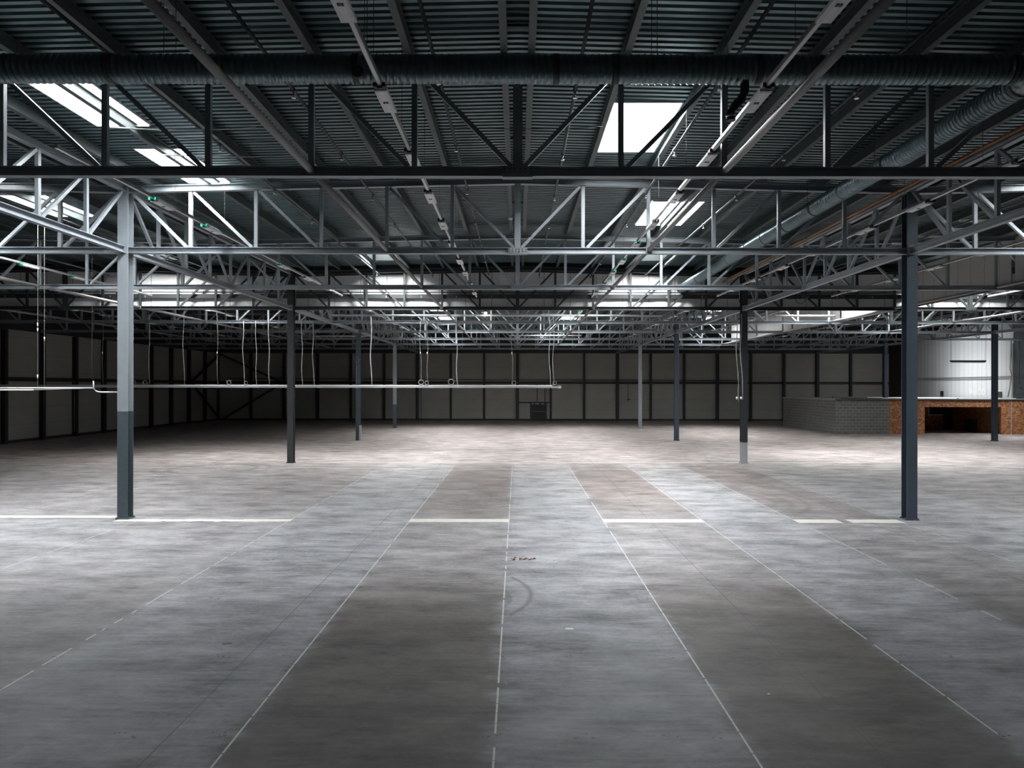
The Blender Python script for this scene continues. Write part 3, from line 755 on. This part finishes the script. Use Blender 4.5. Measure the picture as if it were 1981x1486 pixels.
    o = put('faded_wall_sign', me, None, (33.494, yy, Z(763, yy))); o.rotation_euler = (math.pi / 2, 0, -math.pi / 2)
    tag(o, 'faded white lettering on the white partition wall', 'lettering')
    # things hung on or near it
    yy = 43.0; xa, xb2 = X(1838, yy), X(1907, yy); zz = Z(699, yy)
    e = thing('hanging_tube_light', 'dark tube light hung on two wires before the white partition', 'light', ((xa + xb2) / 2, yy, zz)); hw = (xb2 - xa) / 2
    b = MB(); b.box((-hw, -.04, 0), (hw, .04, .09), M['pipe_dark']); b.build('housing', e)
    b = MB(); b.cyl((-hw + .05, 0, -.03), (hw - .05, 0, -.03), .03, M['white'], 8); b.build('tube', e)
    for s, dx in ((-1, 0), (1, .1)):
        b = MB(); b.cyl((s * (hw - .05), 0, .09), (s * (hw - .05) + dx, 0, 7.5 - zz), .008, M['cable_dark'], 5, (0, 1, 0)); b.build('wire', e)
    b = MB(); b.tube([(33.2, 48.0, 6.2), (33.15, 48.0, 4.6), (33.12, 48.0, 4.3), (33.2, 47.98, 3.9), (33.1, 47.98, 3.0), (32.9, 47.9, 2.4)], .035, M['cable'], 8)
    tag(b.build('hanging_conduit'), 'pale conduit running down the corner post onto the office roof', 'conduit')
    b = MB(); xq = X(1972, 46.8); b.tube([(xq, 46.8, 6.1), (xq, 46.8, 3.1), (xq + .05, 46.8, 3.0), (xq + .2, 46.8, 2.98)], .03, M['pipe_dark'], 8)
    tag(b.build('hanging_pipe'), 'dark drop pipe hanging before the grey cladding at the right edge', 'pipe')
office()

# ------------------------------------------------------------------ hanging cable tray with its cables
def tray():
    ty = 33.2; xa, xb = -25.6, X(1085, ty)
    e = thing('hanging_cable_tray', 'long pale cable tray hung at mid height across the left and centre', 'cable tray', ((xa + xb) / 2, ty, 2.98)); hl = (xb - xa) / 2
    b = MB(); b.box((-hl, -.1, 0), (hl, .1, .015), M['tray']); b.box((-hl, -.1, .015), (hl, -.09, .08), M['tray']); b.box((-hl, .09, .015), (hl, .1, .08), M['tray']); b.build('channel', e)
    b = MB(); b.cyl((-hl + .5, -.05, .10), (hl - .4, -.05, .10), .025, M['white'], 8); b.build('conduit', e)
    b = MB(); b.box((hl - .15, -.11, -.02), (hl, .11, .12), M['tray']); b.build('end_cap', e)
    for q in range(16):
        b = MB(); b.box((-.02, -.12, -.02), (.02, .12, -.001), M['tube']); b.build('support_bracket', e, (-hl + .6 + q * 1.75, 0, 0))
    def cable(px, top, label, r=.012, m='cable', y=ty, wob=.05, bead=None, zb=3.08, nm='hanging_cable'):
        x = X(px, y); zt = top; e = thing(nm, label, 'cable', (x, y + (.045 if y == ty else 0), zb), 'cables hung to the tray')
        b = MB(); n = 9; rnd = random.Random(int(px))
        ph = rnd.uniform(0, 6)
        pts = [(wob * math.sin(ph + i * .9) * (i / n) * (1 - i / n) * 3 + (wob * (1 - i / n) ** 4), 0, (zt - zb) * i / n) for i in range(n + 1)]
        b.tube(pts, r * .8, M[m], 6); b.build('cable', e)
        if bead:
            for z in bead:
                b = MB(); b.cyl((0, 0, z - zb - .05), (0, 0, z - zb + .05), r * 2.4, M['white'], 8, (0, 1, 0)); b.build('connector', e, (pts[0][0] * 0, 0, 0))
    zr = lambda x: DECKZ - roofdrop(x)
    CB = [(197, 7.5, .008, 'tray', 'thin cable beside the nearest left column, left of it'), (287, 7.5, .014, 'tray', 'cable just right of the nearest left column'), (354, 7.4, .016, 'cable', 'cable in front of the left wall bracing'),
          (419, 7.4, .008, 'cable', 'thin cable at the corner of the left and back walls'), (470, 6.1, .018, 'cable', 'pale cable left of the black column'), (494, 6.1, .014, 'cable', 'cable close to the black column'), (519, 6.1, .024, 'cable', 'thick white cable left of the black column'),
          (583, 6.1, .022, 'cable', 'white cable right of the black column'), (605, 6.1, .022, 'cable', 'curving white cable right of the black column'), (717, 6.3, .028, 'tray', 'thick white cable between the two far left columns'),
          (813, 6.1, .008, 'cable', 'thin cable above the first coil right of the far column'), (826, 6.1, .008, 'cable', 'thin cable above the coil pair'), (883, 6.3, .026, 'tray', 'thick white cable left of the centre'), (990, 6.1, .012, 'cable', 'thin cable just left of the back door'),
          (1063, 6.3, .022, 'tray', 'white cable at the right end of the tray'), (1070, 6.3, .016, 'cable', 'twisted cable at the right end of the tray')]
    for px, top, r, m, lab in CB: cable(px, top, lab + ', hanging to the tray', r, m, bead=(4.6,) if r < .013 else None)
    # nearer run at the far left
    ny = 19.6; e = thing('hanging_conduit_run', 'pair of pale conduits hung at mid height at the left edge', 'conduit', (-13, ny, 2.98))
    xl, xr = -18 + 13, X(181, ny) + 13
    b = MB(); b.cyl((xl, 0, .0), (xr, 0, .0), .022, M['tray'], 8); b.build('conduit', e)
    b = MB(); b.cyl((xl, -.06, -.05), (xr - 1.6, -.06, -.05), .018, M['white'], 8); b.build('conduit', e)
    b = MB(); b.tube([(xr - 1.6, -.06, -.05), (xr - .7, -.04, -.02), (xr, 0, 0)], .016, M['tube'], 8); b.build('conduit', e)
    b = MB(); b.tube([(xr, 0, .2), (xr, 0, .0), (xr + .08, 0, -.09), (xr + .2, 0, -.11), (xr + .68, 0, -.11)], .02, M['tray'], 8); b.build('conduit_bend', e)
    cable(72.8, 7.62, 'bright cable farthest left, hanging in front of the left trusses', .006, 'tube', ny, 0, (4.72, 4.58, 3.3), 3.004)
    cable(85.8, 7.62, 'second cable from the left edge, with a small connector', .006, 'tube', ny, 0, (4.33,), 3.004)
    cable(178, 7.5, 'very thin cable down to the bend of the left conduit', .004, 'cable_dark', ny, 0, None, 3.2)
    for i, (px, py, r, lab) in enumerate([(282, 739, .1, 'small cable coil on the tray right of the nearest left column'), (261, 741, .09, 'small cable coil behind the nearest left column'), (444, 738, .1, 'cable coil on the tray before the wall corner'), (477, 741, .08, 'small coil at the foot of the pale cable left of the black column'),
                                          (815, 741, .12, 'pale cable coil right of the far left column'), (826, 742, .09, 'smaller coil beside the pale coil'), (873, 738, .14, 'large cable coil left of the centre of the tray'), (994, 737, .1, 'coil hanging near the thin cable left of the back door'), (1073, 739, .09, 'coil at the right end of the tray')]):
        x = X(px, ty); b = MB()
        for k in range(3):
            rr = r * (1 - .08 * k); b.tube([(rr * math.cos(a * math.pi / 10), -.02 + .02 * k, r + rr * math.sin(a * math.pi / 10)) for a in range(20)], .009, M['cable'], 6, True)
        tag(b.build('cable_coil', None, (x, ty - .06, 3.1165)), lab, 'cable coil', 'cable coils on the tray')
    # pair of cables by the right black column, coil on a far column
    for i, (px, zb) in enumerate(((1426, 2.45), (1434, 2.55))):
        cable(px, 5.9, ['pale cable hanging beside the black right column, the outer one', 'pale cable hanging beside the black right column, the inner one'][i], .018, 'cable', 28.1, .06, (2.6,), zb)
    b = MB()
    for k in range(3): b.tube([(.12 * math.cos(a * math.pi / 10), .012 * k, .12 * math.sin(a * math.pi / 10)) for a in range(20)], .01, M['tray'], 6, True)
    b.tube([(-.02, 0, -.12), (.0, 0, -.7), (-.03, 0, -1.1), (.01, 0, -1.6)], .009, M['tray'], 6)
    tag(b.build('hanging_cable_coil', None, (X(689, 40.15), 40.22, Z(696, 40.2))), 'white cable coil hung on the third column of the left row', 'cable coil')
    # lit lamp
    yy = 33.6; e = thing('hanging_lamp', 'small lit lamp shining under the roof behind the smoke curtain', 'lamp', (X(939.5, yy), yy, Z(606, yy)))
    b = MB(); b.cyl((0, 0, .05), (0, 0, .14), .06, M['black'], 10, (0, 1, 0)); b.cyl((0, 0, .14), (0, 0, 1.2), .008, M['cable_dark'], 5, (0, 1, 0)); b.build('socket', e)
    b = MB(); b.tube([(0, 0, -.06), (0, 0, -.05), (0, 0, 0), (0, 0, .04), (0, 0, .05)], [.01, .05, .075, .05, .03], M['bulb'], 12); b.build('bulb', e)
    for i, (yy, zz, px0, px1) in enumerate(((33.9, 6.42, 640, 1280), (46.0, 6.3, 560, 720), (33.9, 6.42, 1500, 1615), (46.0, 6.34, 985, 1125))):
        b = MB(); xa, xb = X(px0, yy), X(px1, yy); b.cyl((-(xb - xa) / 2, 0, 0), ((xb - xa) / 2, 0, 0), .05, M['tray'], 10)
        tag(b.build('hanging_pipe', None, ((xa + xb) / 2, yy, zz)), ['long pale pipe running crosswise behind the smoke curtain at the centre', 'pale pipe running crosswise far back on the left', 'pale pipe running crosswise behind the curtain on the right', 'pale pipe running crosswise far back above the door'][i], 'pipe', 'pale crosswise pipes')
tray()

# thin wires strung under the deck
for i, (yy, xa, xb, z) in enumerate([(13.2, -6.4, -1.6, 7.62), (15.1, -3.0, 6.0, 7.66), (12.6, -1.4, 1.5, 7.63), (22.6, -8, 8, 7.5), (23.6, -4, 7, 7.45), (12.0, -6.9, -4.4, 7.39), (13.4, -6.9, -3.9, 7.39)]):
    b = MB(); n = 10; b.tube([((xa + (xb - xa) * k / n), 0, -.05 * math.sin(math.pi * k / n)) for k in range(n + 1)], .012 if i > 4 else .006, M['tray'] if i > 4 else M['cable_dark'], 5)
    tag(b.build('hanging_wire', None, (0, yy, z)), ['slack dark wire under the roof left of the lighting row', 'slack dark wire crossing below the ridge', 'short dark wire at the ridge', 'dark wire strung before the smoke curtain', 'dark wire strung closest to the smoke curtain', 'bright strut below the upper left skylight', 'bright strut between the two upper left skylights'][i], 'wire', 'wires under the roof')

# ------------------------------------------------------------------ small fittings
def fittings():
    b = MB(); b.box((-.06, -.05, 0), (.06, .05, .045), M['white']); b.cyl((0, 0, -.02), (0, 0, 0), .03, M['white'], 10, (0, 1, 0))
    tag(b.build('ceiling_sensor', None, (-.2, 20.2, CHORD + RISE + .1)), 'small white sensor box hung under the left ridge purlin', 'sensor')
    e = thing('hanging_junction_box', 'dark junction box with a looped cable before the right smoke curtain', 'junction box', (X(1556, 28.3), 28.2, 6.55))
    b = MB(); b.box((-.12, -.06, 0), (.12, .06, .2), M['steel_low']); b.build('box', e)
    b = MB(); b.tube([(-.2 + .2 * math.cos(math.pi + a * math.pi / 10), -.02, -.0 - .22 * math.sin(a * math.pi / 10)) for a in range(11)], .014, M['cable_dark'], 6); b.build('cable', e)
    e = thing('hanging_cable_bundle', 'bundle of short pale cables draped over a far truss, left of the ridge', 'cable bundle', (X(748, 45.6), 45.6, 6.35)); rnd = random.Random(4)
    for k in range(9):
        x = -.5 + .12 * k; b = MB(); h = rnd.uniform(.7, 1.1)
        b.tube([(x + rnd.uniform(-.1, .1), rnd.uniform(-.1, .1), 0), (x + rnd.uniform(-.05, .05), 0, h * .5), (x - .15, 0, h)], .022, M['cable'], 6); b.build('cable', e)
    for k, (yy, x0, x1) in enumerate(((18.9, 11.7, 12.9), (19.9, 11.9, 12.75), (20.9, 11.75, 12.8), (21.9, 11.5, 12.3))):
        b = MB(); b.box((-(x1 - x0) / 2, -.03, 0), ((x1 - x0) / 2, .03, .05), M['white'])
        tag(b.build('ceiling_crossbar', None, ((x0 + x1) / 2, yy, 7.42)), 'pale crossbar under the right aisle roof, %s from the camera' % ORD[k], 'crossbar', 'pale crossbars')
    b = MB(); x = X(1215, WALL_Y - .3); b.cyl((0, 0, .15), (0, 0, 1.55), .02, M['cable_dark'], 6, (0, 1, 0)); b.box((-.05, -.04, 0), (.05, .04, .18), M['black']); b.box((.05, -.02, .1), (.22, .02, .14), M['black'])
    tag(b.build('hanging_pull_switch', None, (x, WALL_Y - .35, Z(775, WALL_Y - .35))), 'dark pull switch hanging before the back wall right of the door', 'switch')
    for i, px in enumerate((809, 815)):
        b = MB(); b.cyl((0, 0, 0), (0, 0, 2.9), .035, M['tube'], 8, (0, 1, 0))
        tag(b.build('wall_downpipe', None, (X(px, WALL_Y - .32), WALL_Y - .32, .2)), ['pale downpipe on the back wall, the left one of a pair', 'pale downpipe on the back wall, the right one of a pair'][i], 'pipe', 'downpipes on the back wall')
fittings()

# ------------------------------------------------------------------ floor paint
def paint():
    rnd = random.Random(11)
    for k, (x, ya, yb, dens) in enumerate([(-8.55, 9, 16, .75), (-5.15, 4.0, 26.5, .86), (-2.43, 5.6, 27.0, .93), (-.19, 4.0, 27.0, .78), (1.95, 4.0, 27.2, .97), (4.2, 4.0, 26.8, .95), (6.3, 6.5, 26.5, .9), (8.62, 9.5, 26, .8)]):
        b = MB(); y = ya; w = .0095
        while y < yb:
            l = rnd.uniform(.06, .25) if dens < .9 else rnd.uniform(.15, .9)
            if rnd.random() < dens: b.quad((x - w, y, .0022), (x + w, y, .0022), (x + w, y + l * .95, .0022), (x - w, y + l * .95, .0022), M['line'])
            y += l
        struct(b.build('floor_marking'))
    yb = 16.39
    def band(x0, x1, y0, y1, rag=.02, skew=0.0):
        b = MB(); n = max(4, int((x1 - x0) / .12)); vs = []; fs = []
        for i in range(n + 1):
            x = x0 + (x1 - x0) * i / n
            vs += [(x + skew * .5, y0 + rnd.uniform(-rag, rag), .003), (x - skew * .5, y1 + rnd.uniform(-rag * .3, rag * .3), .003)]
        for i in range(n): fs.append((2 * i, 2 * i + 2, 2 * i + 3, 2 * i + 1))
        b.add(vs, fs, M['paint']); struct(b.build('floor_marking'))
    band(X(793, 16.2), X(986, 16.2), 15.98, 16.36, .008)
    band(X(1166, 16.2), X(1360, 16.2), 15.98, 16.36, .008)
    band(X(1537, 16.2), X(1622, 16.2), 15.93, 16.34, .012)
    band(X(1640, 16.2), X(1740, 16.2), 15.95, 16.34, .03)
    band(-16.5, X(226, 16.5), 16.45, 16.72, .02)
    band(X(228, 16.2), X(320, 16.2), 16.0, 16.28, .02)
    band(X(320, 16.2), X(470, 16.2), 16.02, 16.28, .06)
    band(X(470, 16.2), X(565, 16.2), 16.02, 16.3, .03)
    band(-11.5, 14, 28.55, 28.66, .03)
    b = MB()
    for q in range(26):
        px = rnd.uniform(1.0, 1060) ; 
        x = rnd.uniform(-.1, .32); y = 12.55 + rnd.uniform(-.1, .1); r = rnd.uniform(.006, .02)
        b.add([(x - r * 2, y, .002), (x, y - r, .002 + r), (x + r * 2, y, .002), (x, y + r, .002 + r)], [(0, 1, 2, 3)], M['crumb'])
    tag(b.build('rust_crumbs'), 'scatter of rusty crumbs on the pale middle lane', 'crumbs', None, 'stuff')
    for i, (px, py, l, lab) in enumerate([(1102, 1217, .1, 'small white paper scrap on the pale middle lane'), (440, 1245, .1, 'dark leaf-like scrap on the left pale lane'), (1488, 1343, .035, 'tiny white chip on the dark right lane'), (700, 1135, .05, 'tiny dark chip on the left dark lane')]):
        yy = EYE * F / (py - VPY); b = MB(); b.box((-l / 2, -l * .3, 0), (l / 2, l * .3, .004), M['paint'] if 'white' in lab else M['pipe_dark'])
        o = b.build('scrap', None, (X(px, yy), yy, .0005)); o.rotation_euler = (0, 0, .3 * i); tag(o, lab, 'scrap', 'scraps on the floor')
paint()

# ------------------------------------------------------------------ camera, world, view
cam = bpy.data.cameras.new('camera'); co = bpy.data.objects.new('camera', cam); COL.objects.link(co)
cam.sensor_width = 36.0; cam.lens = 36.0 * F / 1981.0
cam.shift_x = -(VPX - 990.5) / 1981.0; cam.shift_y = (VPY - 743.0) / 1981.0
cam.clip_end = 300
co.matrix_world = Matrix.Translation((0, 0, EYE)) @ Matrix.Rotation(math.pi / 2, 4, 'X') @ Matrix.Rotation(math.radians(0.07), 4, 'Z')
SC.camera = co
w = bpy.data.worlds.new('overcast_sky'); SC.world = w; w.use_nodes = True
w.node_tree.nodes['Background'].inputs['Color'].default_value = (0.75, 0.87, 1.0, 1); w.node_tree.nodes['Background'].inputs['Strength'].default_value = 1.0
SC.view_settings.view_transform = 'Standard'; SC.view_settings.look = 'None'; SC.view_settings.gamma = 1.0; SC.view_settings.use_curve_mapping = False
SC.view_settings.exposure = 0.0
SC.cycles.max_bounces = 8; SC.cycles.diffuse_bounces = 5; SC.cycles.use_denoising = True; SC.cycles.use_light_tree = True
